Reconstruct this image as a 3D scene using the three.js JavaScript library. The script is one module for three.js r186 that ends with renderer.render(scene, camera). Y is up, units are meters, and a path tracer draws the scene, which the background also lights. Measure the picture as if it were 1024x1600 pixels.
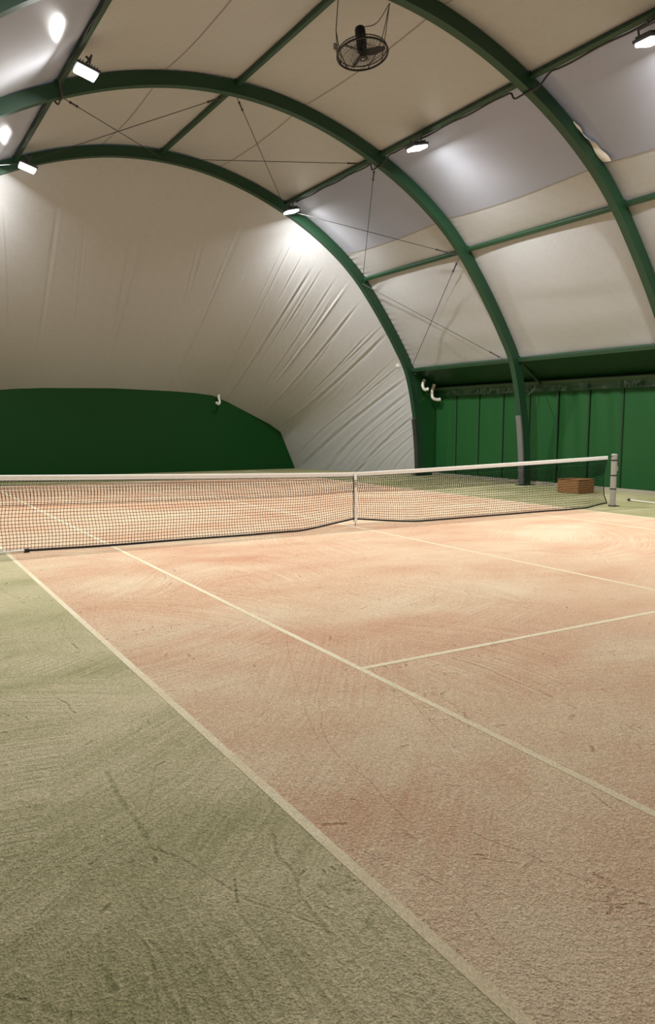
import * as THREE from 'three';
import { mergeGeometries, toCreasedNormals } from 'three/addons/utils/BufferGeometryUtils.js';
import { RoundedBoxGeometry } from 'three/addons/geometries/RoundedBoxGeometry.js';
import { RectAreaLightUniformsLib } from 'three/addons/lights/RectAreaLightUniformsLib.js';

// ------------------------------------------------------------------ camera, sky, exposure
const scene = new THREE.Scene();
const camera = new THREE.PerspectiveCamera(67.51, 1024 / 1600, 0.05, 200);
camera.position.set(-6.9957, 1.7123, 10.7486);
camera.rotation.set(-0.11357, -0.54182, 0.002164, 'YXZ');
scene.background = new THREE.Color().setRGB(0.2, 0.225, 0.285);   // even dusk sky outside the hall
const renderer = new THREE.WebGLRenderer({ antialias: true });
renderer.toneMapping = THREE.LinearToneMapping;
renderer.toneMappingExposure = 1.0;
renderer.shadowMap.enabled = true;
RectAreaLightUniformsLib.init();
const LAMP = { power: 298, beam: 97, color: new THREE.Color().setRGB(1.0, 0.985, 0.962), glow: 9 };

// ------------------------------------------------------------------ helpers
let seedState = 12345;
function rnd() { seedState = (seedState + 0x6d2b79f5) | 0; let t = Math.imul(seedState ^ (seedState >>> 15), 1 | seedState); t = (t + Math.imul(t ^ (t >>> 7), 61 | t)) ^ t; return ((t ^ (t >>> 14)) >>> 0) / 4294967296; }
function reseed(n) { seedState = n; }
const V = (x, y, z) => new THREE.Vector3(x, y, z);
const clamp = (x, a = 0, b = 1) => Math.min(b, Math.max(a, x));
const smooth = (a, b, x) => { const t = clamp((x - a) / (b - a)); return t * t * (3 - 2 * t); };
const lerp = (a, b, t) => a + (b - a) * t;
const taken = new Map();
function numbered(name) { const n = taken.get(name) || 0; taken.set(name, n + 1); return n ? `${name}_${String(n).padStart(3, '0')}` : name; }
function shade(o) { o.castShadow = true; o.receiveShadow = true; return o; }
function mesh(name, geo, mat, parent) {
  const g = Array.isArray(geo) ? (geo.length > 1 ? mergeGeometries(geo.map((q) => { const c = q.index ? q.toNonIndexed() : q; for (const k of Object.keys(c.attributes)) if (!['position', 'normal', 'uv'].includes(k)) c.deleteAttribute(k); if (!c.attributes.uv) c.setAttribute('uv', new THREE.BufferAttribute(new Float32Array(c.attributes.position.count * 2), 2)); return c; })) : geo[0]) : geo;
  const m = shade(new THREE.Mesh(g, mat)); m.name = parent === scene ? numbered(name) : name; parent.add(m); return m;
}
function thing(name, label, category, [x, y, z] = [0, 0, 0], turn = 0, group) {
  const o = new THREE.Group(); o.name = numbered(name); o.position.set(x, y, z); o.rotation.y = turn; scene.add(o);
  o.userData = { label, category }; if (group) o.userData.group = group; return o;
}
function structure(name, label, category) { const o = new THREE.Group(); o.name = name; scene.add(o); o.userData = { kind: 'structure', label, category }; return o; }
function box(w, h, d, x = 0, y = 0, z = 0, r = 0) { const g = r ? new RoundedBoxGeometry(w, h, d, 2, r) : new THREE.BoxGeometry(w, h, d); g.translate(x, y, z); return g; }
function cyl(r0, r1, h, x = 0, y = 0, z = 0, n = 20) { const g = new THREE.CylinderGeometry(r0, r1, h, n); g.translate(x, y, z); return g; }
function tube(pts, r, n = 24, k = 6, closed = false) { return new THREE.TubeGeometry(new THREE.CatmullRomCurve3(pts, closed, 'centripetal'), n, r, k, closed); }
function bar(a, b, w, h) {               // a straight rectangular bar from a to b
  const d = b.clone().sub(a), g = new THREE.BoxGeometry(w, h, d.length());
  const m = new THREE.Matrix4().lookAt(b, a, Math.abs(d.clone().normalize().y) > 0.95 ? V(1, 0, 0) : V(0, 1, 0)); g.applyMatrix4(m);
  const c = a.clone().add(b).multiplyScalar(0.5); g.translate(c.x, c.y, c.z); return g;
}
function rod(a, b, r, n = 8) {
  const d = b.clone().sub(a), g = new THREE.CylinderGeometry(r, r, d.length(), n);
  g.applyQuaternion(new THREE.Quaternion().setFromUnitVectors(V(0, 1, 0), d.clone().normalize()));
  const c = a.clone().add(b).multiplyScalar(0.5); g.translate(c.x, c.y, c.z); return g;
}
function grid(nu, nv, f, uv) {           // f(i/nu, j/nv) -> Vector3
  const pos = new Float32Array((nu + 1) * (nv + 1) * 3), uvs = new Float32Array((nu + 1) * (nv + 1) * 2), idx = [];
  for (let i = 0, k = 0; i <= nu; i++) for (let j = 0; j <= nv; j++, k++) {
    const p = f(i / nu, j / nv); pos[3 * k] = p.x; pos[3 * k + 1] = p.y; pos[3 * k + 2] = p.z;
    const t = uv ? uv(i / nu, j / nv) : [i / nu, j / nv]; uvs[2 * k] = t[0]; uvs[2 * k + 1] = t[1];
    if (i < nu && j < nv) { const a = k, b = k + 1, c = k + nv + 1, d = c + 1; idx.push(a, c, b, b, c, d); }
  }
  const g = new THREE.BufferGeometry();
  g.setAttribute('position', new THREE.BufferAttribute(pos, 3)); g.setAttribute('uv', new THREE.BufferAttribute(uvs, 2)); g.setIndex(idx); g.computeVertexNormals(); return g;
}

// ------------------------------------------------------------------ noise
const LAT = new Float32Array(65536); reseed(777); for (let i = 0; i < 65536; i++) LAT[i] = rnd();
function vn(x, y) {
  const xi = Math.floor(x), yi = Math.floor(y); let fx = x - xi, fy = y - yi; fx = fx * fx * (3 - 2 * fx); fy = fy * fy * (3 - 2 * fy);
  const x0 = xi & 255, x1 = (xi + 1) & 255, y0 = (yi & 255) << 8, y1 = ((yi + 1) & 255) << 8;
  const a = LAT[y0 | x0], b = LAT[y0 | x1], c = LAT[y1 | x0], d = LAT[y1 | x1];
  return a + (b - a) * fx + (c - a) * fy + (a - b - c + d) * fx * fy;
}
function fbm(x, y, n) { let s = 0, a = 0.5, t = 0; for (let i = 0; i < n; i++) { s += a * vn(x, y); t += a; a *= 0.5; x = x * 2.03 + 17.3; y = y * 2.03 + 9.1; } return s / t; }

function speckle(size, fn) {             // small tiling DataTexture from fn(i, j) -> [r, g, b] 0..255
  const d = new Uint8Array(size * size * 4);
  for (let j = 0; j < size; j++) for (let i = 0; i < size; i++) { const c = fn(i, j), k = 4 * (j * size + i); d[k] = c[0]; d[k + 1] = c[1]; d[k + 2] = c[2]; d[k + 3] = 255; }
  const t = new THREE.DataTexture(d, size, size); t.wrapS = t.wrapT = THREE.RepeatWrapping; t.magFilter = THREE.LinearFilter; t.minFilter = THREE.LinearMipmapLinearFilter; t.generateMipmaps = true; t.needsUpdate = true; return t;
}

// ------------------------------------------------------------------ materials
const std = (hex, roughness = 0.6, extra = {}) => new THREE.MeshStandardMaterial({ color: hex, roughness, side: THREE.DoubleSide, ...extra });
const weaveTex = speckle(256, (i, j) => { const v = 236 + 10 * (fbm(i / 256 * 8 , j / 256 * 8, 3) - 0.5) + (((i >> 1) + (j >> 1)) & 1 ? 3 : -3) + 6 * (LAT[(i * 131 + j * 977) & 65535] - 0.5); return [v, v, v - 1]; });
weaveTex.colorSpace = THREE.SRGBColorSpace;
const M = {
  cream: new THREE.MeshPhysicalMaterial({ color: 0xbbbdbf, roughness: 0.5, map: weaveTex, side: THREE.DoubleSide }),
  film: new THREE.MeshPhysicalMaterial({ color: 0xa6a9b3, roughness: 0.85, clearcoat: 1, clearcoatRoughness: 0.16, transmission: 0.35, thickness: 0, side: THREE.DoubleSide }),
  seam: std(0x8f8c88, 0.6),
  steel: std(0x1b4029, 0.5),
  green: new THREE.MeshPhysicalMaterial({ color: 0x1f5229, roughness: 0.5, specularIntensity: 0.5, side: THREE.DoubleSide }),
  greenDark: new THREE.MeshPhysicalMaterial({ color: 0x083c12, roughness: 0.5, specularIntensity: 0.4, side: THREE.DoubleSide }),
  greenEave: new THREE.MeshPhysicalMaterial({ color: 0x0c3516, roughness: 0.4, side: THREE.DoubleSide }),
  greenFlap: new THREE.MeshPhysicalMaterial({ color: 0x1c4a2a, roughness: 0.3, clearcoat: 1, clearcoatRoughness: 0.12, side: THREE.DoubleSide }),
  rail: std(0x3c5a3a, 0.5),
  hem: std(0x0c2c13, 0.6),
  padGrey: std(0x6c6d6b, 0.8), padDark: std(0x2a2d2b, 0.75),
  alu: std(0x9d9d9a, 0.4, { metalness: 0.6 }),
  post: std(0xaca8a4, 0.42, { metalness: 0.2 }),
  black: std(0x141416, 0.6), cord: std(0x121113, 0.85), rope: std(0x4c4540, 0.9),
  fanDark: std(0x15161f, 0.45), fanWire: std(0x24232a, 0.5),
  tape: std(0xf6f4ee, 0.75), strap: std(0xf6f4ee, 0.7), pvc: std(0xdcd8d0, 0.4), wire: std(0x3a3735, 0.7), steelCable: std(0x35332f, 0.55),
  base: std(0xa8a292, 0.6), lampHouse: std(0x55585c, 0.5, { metalness: 0.4 }), white: std(0xeceae4, 0.45),
  lens: new THREE.MeshStandardMaterial({ color: 0xffffff, emissive: new THREE.Color().setRGB(1, 0.97, 0.92), emissiveIntensity: LAMP.glow, roughness: 0.4, side: THREE.DoubleSide }),
};

// ------------------------------------------------------------------ vault profile (centre line of the arches)
const XC = 0.28;
const HALF = [[8.93, -0.05], [8.92, 0.4], [8.87, 1.1], [8.75, 1.97], [8.38, 3.47], [7.88, 4.33], [7.4, 5.02], [6.93, 5.63], [6.45, 6.2], [5.87, 6.75], [5.24, 7.22], [4.54, 7.65], [3.7, 8.06], [2.5, 8.5], [1.25, 8.78], [0, 8.87]];
const PTS = [...HALF.map(([x, y]) => V(XC + x, y, 0)), ...HALF.slice(0, -1).reverse().map(([x, y]) => V(XC - x, y, 0))];
const CURVE = new THREE.CatmullRomCurve3(PTS, false, 'centripetal'); CURVE.arcLengthDivisions = 1200;
const LEN = CURVE.getLength();
const NP = 1200, PX = [], PY = [], NX = [], NY = [];                 // u = 0 right foot, 0.5 crown, 1 left foot
for (let i = 0; i <= NP; i++) { const p = CURVE.getPointAt(i / NP), t = CURVE.getTangentAt(i / NP); PX.push(p.x); PY.push(p.y); NX.push(t.y); NY.push(-t.x); }
function prof(u, off = 0, z = 0) {
  const f = clamp(u) * NP, i = Math.min(NP - 1, Math.floor(f)), t = f - i;
  const nx = lerp(NX[i], NX[i + 1], t), ny = lerp(NY[i], NY[i + 1], t);
  return V(lerp(PX[i], PX[i + 1], t) + nx * off, lerp(PY[i], PY[i + 1], t) + ny * off, z);
}
function uAtY(y) { for (let i = 0; i < NP; i++) if (PY[i + 1] >= y) return i / NP; return 0.5; }
const U_EAVE = uAtY(3.5), U_P3 = uAtY(6.2), U_SEAM = uAtY(6.86), U_P2 = uAtY(8.07), U_TOPSEAM = uAtY(8.72), U_CR = 0.5;
const ARCH_Z = [-10.0, -5.15, -0.3, 4.55, 9.4];

// a rectangular beam swept along the profile
function archBeam(u0, u1, offIn, offOut, z0, z1, n = 90) {
  const pos = [], nor = [], uv = [];
  const quad = (a, b, c, d, na, nb) => { for (const [p, q] of [[a, na], [b, na], [d, nb], [a, na], [d, nb], [c, nb]]) { pos.push(p.x, p.y, p.z); nor.push(q.x, q.y, q.z); uv.push(0, 0); } };
  const nrm = (u) => prof(u, 1).sub(prof(u, 0));
  for (let i = 0; i < n; i++) {
    const a = lerp(u0, u1, i / n), b = lerp(u0, u1, (i + 1) / n), na = nrm(a), nb = nrm(b);
    quad(prof(a, offIn, z0), prof(a, offIn, z1), prof(b, offIn, z0), prof(b, offIn, z1), na.clone().negate(), nb.clone().negate());
    quad(prof(a, offOut, z0), prof(a, offOut, z1), prof(b, offOut, z0), prof(b, offOut, z1), na, nb);
    quad(prof(a, offIn, z0), prof(a, offOut, z0), prof(b, offIn, z0), prof(b, offOut, z0), V(0, 0, -1), V(0, 0, -1));
    quad(prof(a, offIn, z1), prof(a, offOut, z1), prof(b, offIn, z1), prof(b, offOut, z1), V(0, 0, 1), V(0, 0, 1));
  }
  for (const [u, s] of [[u0, -1], [u1, 1]]) { const t = prof(u + 1e-3).sub(prof(u - 1e-3)).normalize().multiplyScalar(s); quad(prof(u, offIn, z0), prof(u, offIn, z1), prof(u, offOut, z0), prof(u, offOut, z1), t, t); }
  const g = new THREE.BufferGeometry();
  g.setAttribute('position', new THREE.Float32BufferAttribute(pos, 3)); g.setAttribute('normal', new THREE.Float32BufferAttribute(nor, 3)); g.setAttribute('uv', new THREE.Float32BufferAttribute(uv, 2)); return g;
}

// ------------------------------------------------------------------ ceiling: the membrane, panel by panel
const ceiling = structure('ceiling', 'cream tent membrane stretched over green arches', 'ceiling');
function membraneOffset(u, z, b) {       // outward offset of the cloth from the arch centre line
  const z0 = ARCH_Z[b], z1 = ARCH_Z[b + 1], tz = clamp((z - z0) / (z1 - z0)), v = u > 0.5 ? 1 - u : u;
  const edges = [U_EAVE, U_P3, U_P2, 0.5]; let k = 0; while (k < 2 && v > edges[k + 1]) k++;
  const ts = clamp((v - edges[k]) / (edges[k + 1] - edges[k]));
  const sag = [0.19, 0.19, 0.15][k];                                  // the cloth sags inward between arches and tubes
  let o = 0.168 - sag * Math.pow(Math.sin(Math.PI * tz), 0.65) * Math.pow(Math.sin(Math.PI * ts), 0.6);
  if (k === 0) { const kk = ts - 0.45 - 0.04 * Math.sin(tz * 4 + b); o += 0.022 * Math.exp(-kk * kk / (kk > 0 ? 0.006 : 0.02)) * Math.sin(Math.PI * tz); }
  const de = Math.min(tz, 1 - tz) * (z1 - z0), m = v * LEN;           // puckers where the cloth is laced to the arch
  const puck = b === 0 && tz < 0.5 ? 1 : 0.35;
  o += puck * 0.009 * Math.exp(-de / 0.22) * (Math.sin(m * 34 + 3 * vn(m * 3, b * 9.1)) + 0.8 * (vn(m * 14, b * 7.7 + z) - 0.5));
  o += 0.02 * (fbm(m * 0.8 + 40 * b + (u > 0.5 ? 31 : 0), z * 0.8, 2) - 0.5) * Math.sin(Math.PI * tz);
  return o;
}
const STRIPS = [[U_EAVE, U_P3, 'cream'], [U_P3, U_SEAM, 'cream'], [U_SEAM, U_P2, 'film'], [U_P2, U_TOPSEAM, 'cream'], [U_TOPSEAM, 0.5, 'cream']];
for (let b = 0; b < 4; b++) for (const side of [0, 1]) for (const [a, c, m] of STRIPS) {
  const uu = (t) => { const v = lerp(a, c, t); return side ? 1 - v : v; };
  const zz = (t) => lerp(ARCH_Z[b], ARCH_Z[b + 1], t);
  const n = a === U_EAVE ? 96 : 36;
  const g = grid(n, 44, (i, j) => prof(uu(i), membraneOffset(uu(i), zz(j), b), zz(j)), (i, j) => [uu(i) * LEN * 2, zz(j) * 2]);
  mesh('membrane_panel', g, M[m], ceiling);
}
// welded seams running lengthwise: a narrow raised overlap on the inside of the cloth
for (let b = 0; b < 4; b++) for (const side of [0, 1]) for (const [us, w, mat] of [[U_SEAM, 0.022, M.seam], [U_TOPSEAM, 0.03, M.seam]]) {
  const f = (i, j) => { const z = lerp(ARCH_Z[b], ARCH_Z[b + 1], j), v = us + (i - 0.5) * w / LEN, u = side ? 1 - v : v; return prof(u, membraneOffset(u, z, b) - 0.006, z); };
  mesh('welded_seam', grid(1, 44, f), mat, ceiling);
}

// a loose white edge of cloth hanging beside the nearest visible arch
{
  const ua = uAtY(6.9), ub = uAtY(7.5);
  const f = (i, j) => { const u = lerp(ua, ub, i), w = 0.05 + 0.2 * Math.pow(1 - i, 1.6) + 0.02 * Math.sin(i * 17); return prof(u, 0.1 - 0.05 * j - 0.03 * Math.sin(i * 9 + j * 2), ARCH_Z[2] + 0.1 + w * j); };
  mesh('loose_edge', grid(30, 6, f), M.strap, ceiling);
}

// ------------------------------------------------------------------ end walls: sloping membrane and low green wall
const END_Z = -15.7;
const OUTER = [   // right half: [u of half profile 0..1, x - XC, y, z fraction from arch to wall]
  [0, 8.93, 0, 0], [0.165, 7.47, 0, 0.8], [0.19, 7.15, 0, 1], [0.265, 6.52, 1.42, 1], [0.33, 6.05, 1.72, 1], [0.56, 4.35, 2.52, 1], [0.63, 3.72, 2.76, 1], [0.68, 3.1, 2.83, 1], [0.76, 2.2, 2.88, 1], [1, 0, 2.93, 1]];
function outer(h) { let k = 0; while (k < OUTER.length - 2 && h > OUTER[k + 1][0]) k++; const A = OUTER[k], B = OUTER[k + 1], t = clamp((h - A[0]) / (B[0] - A[0])); return [lerp(A[1], B[1], t), lerp(A[2], B[2], t), lerp(A[3], B[3], t)]; }
reseed(4242);
const FOLDS = [];
const PLEATS = [   // [half-profile position at the start, at the end, start, end along the slope, strength]
  [1.310, 1.327, 0.14, 0.64, 1], [1.197, 1.252, 0.14, 0.74, 2], [1.141, 1.150, 0.24, 0.62, 1], [1.153, 1.163, 0.26, 0.49, 1], [1.033, 1.037, 0.27, 0.66, 1], [0.998, 1.029, 0.23, 0.78, 2], [0.879, 0.856, 0.20, 0.50, 1], [0.863, 0.847, 0.21, 0.44, 1], [0.795, 0.776, 0.12, 0.85, 2], [0.741, 0.731, 0.23, 0.35, 1], [0.675, 0.627, 0.07, 0.91, 1], [0.687, 0.673, 0.12, 0.35, 1], [0.638, 0.628, 0.10, 0.29, 1], [0.601, 0.573, 0.12, 0.96, 2], [0.581, 0.563, 0.09, 0.42, 1], [0.541, 0.487, 0.07, 0.80, 1], [0.510, 0.469, 0.05, 0.65, 2], [0.457, 0.393, 0.07, 0.93, 2], [0.388, 0.346, 0.07, 0.59, 1], [0.359, 0.286, 0.01, 0.98, 2], [0.380, 0.361, 0.01, 0.31, 1], [0.277, 0.208, 0.01, 0.96, 1], [0.297, 0.263, 0.03, 0.38, 1], [0.240, 0.186, 0.01, 0.95, 2], [0.207, 0.146, 0.00, 0.99, 2], [0.168, 0.114, 0.00, 0.96, 1], [0.147, 0.096, 0.00, 0.94, 2], [0.107, 0.071, 0.00, 0.88, 1], [0.077, 0.046, 0.00, 0.81, 1], [0.187, 0.137, 0.00, 0.90, 1], [0.128, 0.102, 0.01, 0.97, 1]];
function pleat(h0, h1, t0, t1, k, f = 1) { const side = h0 + h1 > 2 ? 1 : 0, m = (h) => (side ? 2 - h : h), g = t1 > t0 ? (m(h1) - m(h0)) / (t1 - t0) : 0; FOLDS.push({ side, h: m(h0), g, w: (k > 1 ? 0.0036 : 0.0024) * (0.85 + 0.3 * rnd()), a: (k > 1 ? 0.05 : 0.026) * f, t0: t0 - 0.03, t1: Math.min(1.2, t1 + 0.1), tb: t0, s: rnd() < 0.75 ? 1 : -1 }); }
for (const p of PLEATS) pleat(...p);
for (const p of PLEATS) for (let k = 0; k < 2; k++) { const d = (rnd() - 0.5) * 0.03, q = rnd() * 0.2; pleat(p[0] + d, p[1] + d, p[2] + q, lerp(p[2] + q, p[3], 0.4 + 0.5 * rnd()), 1, 0.3 + 0.35 * rnd()); }
for (const p of PLEATS) if (p[0] < 0.68) { const d = (rnd() - 0.5) * 0.02; pleat(2 - p[0] - d, 2 - p[1] - d, p[2], p[3], p[4]); }
function outerSoft(h, t) {                 // the cloth rounds off toward the arch what is a corner at the wall
  const w = 0.075 * Math.min(1, (1 - t) * 1.6) * smooth(0, 0.1, h), s = [0, 0, 0]; for (let k = -3; k <= 3; k++) { const o = outer(clamp(h + w * k / 3)); for (let q = 0; q < 3; q++) s[q] += o[q] / 7; } return s;
}
function capPoint(u, t, zArch, zEnd, plain) {
  const side = u > 0.5 ? 1 : 0, v = side ? 1 - u : u, h = v * 2, dir = Math.sign(zEnd - zArch);
  const A = prof(u, -0.1, zArch + dir * 0.06), o = outerSoft(h, t), B = V(XC + (side ? -1 : 1) * o[0], o[1], lerp(zArch + dir * 0.06, zEnd, o[2]));
  const P = A.clone().lerp(B, t);
  const n0 = prof(u, 1).sub(prof(u, 0)); const run = B.clone().sub(A).normalize(); const n = n0.sub(run.clone().multiplyScalar(n0.dot(run))).normalize();
  let d = -0.16 * Math.sin(Math.PI * t) * smooth(0.05, 0.4, h);
  if (!plain) {
    for (const f of FOLDS) if (f.side === side) {
      const x = (h - f.h - f.g * (t - f.tb)) / f.w; if (x > 4 || x < -4) continue;
      const w = smooth(f.t0, f.t0 + 0.14, t) * (1 - smooth(f.t1 - 0.2, f.t1, t));
      d += f.s * f.a * 0.55 * w * (Math.exp(-x * x) - 0.5 * Math.exp(-(x - 1.6) * (x - 1.6)));
    }
    d += 0.05 * (fbm(h * 9 + side * 50, t * 1.5, 2) - 0.5) * Math.sin(Math.PI * t);
  }
  return P.addScaledVector(n, d);
}
function endWall(name, zArch, zEnd, plain, label) {
  const w = structure(name, label, 'wall');
  const nu = plain ? 120 : 2200;
  mesh('sloping_membrane', grid(nu, plain ? 8 : 36, (i, j) => capPoint(i, j, zArch, zEnd, plain), (i, j) => [i * LEN * 2, j * 14]), M.cream, w);
  const ze = zArch + Math.sign(zEnd - zArch) * 0.07; mesh('edge_band', archBeam(0, 1, -0.1, 0.24, ze - 0.006, ze + 0.006, 120), M.cream, w);
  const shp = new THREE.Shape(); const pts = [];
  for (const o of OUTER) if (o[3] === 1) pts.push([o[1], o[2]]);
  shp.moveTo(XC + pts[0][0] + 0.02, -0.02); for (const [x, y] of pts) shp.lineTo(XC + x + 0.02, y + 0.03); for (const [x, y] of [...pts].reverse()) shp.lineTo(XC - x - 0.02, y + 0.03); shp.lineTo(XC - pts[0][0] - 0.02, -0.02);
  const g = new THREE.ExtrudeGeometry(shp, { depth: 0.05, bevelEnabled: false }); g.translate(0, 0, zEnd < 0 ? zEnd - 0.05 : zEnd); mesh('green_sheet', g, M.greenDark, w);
  return w;
}
endWall('wall_far', -10.0, END_Z, false, 'cream membrane sloping down to a low dark green end wall');
endWall('wall_near', 9.4, 15.1, true, 'sloping end membrane behind the viewpoint');

// ------------------------------------------------------------------ side walls: green curtains under the eaves
const WALL_Z0 = -10.0, WALL_Z1 = 9.4, PITCH = 1.084, TOPY = 2.86;
function sideWall(name, s, label) {
  const w = structure(name, label, 'wall'); const xw = XC + s * 9.47;
  const n = Math.round((WALL_Z1 - WALL_Z0 - 0.06) / PITCH);
  for (let k = 0; k < n; k++) {
    const z0 = WALL_Z0 + 0.06 + k * PITCH + 0.009, z1 = z0 + PITCH - 0.018;
    const wav = (i, z) => 0.012 * (fbm(z * 2.2 + s * 9, i * 1.3 + 5, 3) - 0.5) * 2 + (k > 4 && k < 7 ? 0.022 * Math.sin(z * 11 + i * 2) * (0.5 + i * 0.5) : 0.004 * Math.sin(z * 13)) ;
    mesh('curtain_panel', grid(24, 16, (i, j) => { const z = lerp(z0, z1, i), y = lerp(0.02, TOPY, j), e = Math.min(i, 1 - i) * PITCH; return V(xw + s * (wav(j, z) + 0.025 * Math.exp(-e / 0.02)), y, z); }), M.green, w);
    if (k) mesh('curtain_seam', box(0.014, TOPY - 0.02, 0.034, xw + s * 0.004, TOPY / 2 + 0.01, z0 - 0.009), M.hem, w);
    // crumpled glossy flap along the top of each curtain
    mesh('curtain_flap', grid(40, 8, (i, j) => { const z = lerp(z0, z1, i), c = (vn(z * 5, j * 1.2 + 3) - 0.5) * 0.04 + Math.pow(vn(z * 2.1 + 7, 1), 3) * (vn(z * 18, j * 2) - 0.5) * 0.035; return V(xw - s * (0.03 + 0.02 * (1 - j) - c), lerp(TOPY - 0.2, TOPY + 0.01, j), z); }), M.greenFlap, w);
  }
  mesh('backing_sheet', box(0.02, TOPY + 0.2, WALL_Z1 - WALL_Z0 + 0.04, xw + s * 0.11, (TOPY + 0.2) / 2, (WALL_Z0 + WALL_Z1) / 2), M.hem, w);
  mesh('curtain_rail', bar(V(xw - s * 0.02, TOPY + 0.05, WALL_Z0), V(xw - s * 0.02, TOPY + 0.05, WALL_Z1), 0.1, 0.09), M.rail, w);
  const e = prof(s > 0 ? U_EAVE : 1 - U_EAVE, 0.06);
  for (let b = 0; b < 4; b++) {
    const za = ARCH_Z[b], zb = ARCH_Z[b + 1];
    mesh('eave_sheet', grid(10, 20, (i, j) => V(lerp(e.x, xw + s * 0.13, i), lerp(e.y + 0.03, TOPY + 0.13, i) - 0.03 * Math.sin(Math.PI * i), lerp(za, zb, j))), M.greenEave, w);
  }
  for (const z of [WALL_Z0, WALL_Z1]) {   // the sheet that closes the bay beside the last arch
    const shp = new THREE.Shape(); const pr = []; for (let k = 0; k <= 12; k++) { const q = prof((s > 0 ? 1 : 1) * U_EAVE * k / 12, 0.02); pr.push([XC + s * (q.x - XC), q.y]); }
    shp.moveTo(pr[0][0], 0); for (const [x, y] of pr) shp.lineTo(x, y); shp.lineTo(xw + s * 0.12, TOPY + 0.16); shp.lineTo(xw + s * 0.12, 0);
    const g = new THREE.ExtrudeGeometry(shp, { depth: 0.02, bevelEnabled: false }); g.translate(0, 0, z + (z < 0 ? -0.01 : -0.01)); mesh('closing_sheet', g, M.green, w);
  }
  const bb = mesh(s > 0 ? 'baseboard_right' : 'baseboard_left', bar(V(xw - s * 0.05, 0.045, WALL_Z0 + 0.02), V(xw - s * 0.05, 0.045, WALL_Z1 - 0.02), 0.06, 0.09), M.base, scene);
  bb.userData = { kind: 'structure', label: s > 0 ? 'grey rail on the ground under the green side curtains' : 'grey ground rail under the unseen side curtains', category: 'baseboard' };
  return w;
}
sideWall('wall_right', 1, 'green curtain side wall with dark seams under the eave');
sideWall('wall_left', -1, 'green curtain side wall beyond the left edge of the view');

// ------------------------------------------------------------------ floor: sanded turf, red court and green surround
const MARKS = [];                        // [points, width, strength] in metres
const mk = (w, s, ...p) => {           // hand-placed drag marks: smoothed and slightly wandering
  const c = new THREE.CatmullRomCurve3(p.map(([x, z]) => V(x, 0, z))), n = 14, q = []; for (let i = 0; i <= n; i++) { const a = c.getPoint(i / n); q.push([a.x + 0.05 * (vn(a.x * 6, a.z * 6) - 0.5), a.z + 0.03 * (vn(a.x * 6 + 50, a.z * 6) - 0.5)]); } MARKS.push([q, w * 0.65, s * 0.58]);
};
mk(0.03, 0.55, [-3.35, 6.51], [-3.33, 6.7], [-3.32, 6.83], [-3.36, 7.48]);
mk(0.013, 0.4, [-6.1, 7.83], [-5.96, 8.18], [-5.86, 8.45], [-5.75, 8.64]);
mk(0.016, 0.4, [-5.63, 8.0], [-5.71, 8.42], [-5.75, 8.68]);
mk(0.008, 0.4, [-5.85, 8.49], [-5.58, 8.44]); mk(0.008, 0.5, [-5.45, 8.42], [-5.31, 8.41]);
mk(0.01, 0.4, [-4.63, 6.72], [-4.93, 7.34], [-5.0, 7.74], [-5.07, 8.24]);
mk(0.012, 0.35, [-5.3, 5.65], [-4.86, 6.28], [-4.59, 6.74]);
mk(0.025, 0.4, [-6.06, 7.07], [-6.07, 7.47], [-6.08, 7.78]);
mk(0.02, 0.55, [-6.06, 5.87], [-6.01, 6.21]); mk(0.012, 0.35, [-6.35, 5.63], [-6.3, 5.79], [-6.17, 5.91]);
mk(0.01, 0.3, [-5.81, 7.14], [-6.06, 7.67]); mk(0.011, 0.45, [-4.88, 8.44], [-4.76, 8.89], [-4.62, 9.11]);
mk(0.008, 0.4, [-5.34, 8.34], [-5.24, 8.7], [-5.28, 9.04], [-5.28, 9.41]);
mk(0.012, 0.3, [-6.29, 8.4], [-6.34, 8.67]); mk(0.014, 0.35, [-6.27, 8.41], [-6.27, 8.62], [-6.28, 8.8]);
mk(0.012, 0.42, [-4.02, 6.41], [-4.17, 7.06], [-4.4, 7.75]); mk(0.01, 0.35, [-3.87, 6.5], [-3.95, 7.0], [-4.1, 7.6]);
mk(0.01, 0.3, [-5.91, 7.35], [-5.46, 7.45]); mk(0.01, 0.25, [-5.95, 7.5], [-5.5, 7.6]);
reseed(99);
for (let k = 0; k < 420; k++) {          // scuffs, heel marks and clods
  const x = -7.6 + 7.4 * Math.pow(rnd(), 1.15), z = 1 + 8.6 * rnd(), a = rnd() * 6.28, l = 0.02 + 0.08 * rnd() * rnd(), c = (rnd() - 0.5) * 0.6, w = 0.006 + 0.012 * rnd(), s = 0.14 + 0.3 * rnd();
  MARKS.push([[[x, z], [x + Math.cos(a) * l, z + Math.sin(a) * l], [x + Math.cos(a) * l + Math.cos(a + c) * l, z + Math.sin(a) * l + Math.sin(a + c) * l]], w, s]);
}
for (let k = 0; k < 46; k++) {           // clusters of shoe prints
  const x = -7 + 6 * rnd(), z = 2 + 7.4 * rnd(); for (let j = 0; j < 9; j++) { const a = rnd() * 6.28, l = 0.02 + 0.05 * rnd(), px = x + (rnd() - 0.5) * 0.24, pz = z + (rnd() - 0.5) * 0.24; MARKS.push([[[px, pz], [px + Math.cos(a) * l, pz + Math.sin(a) * l]], 0.005 + 0.008 * rnd(), 0.15 + 0.3 * rnd()]); }
}
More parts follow.
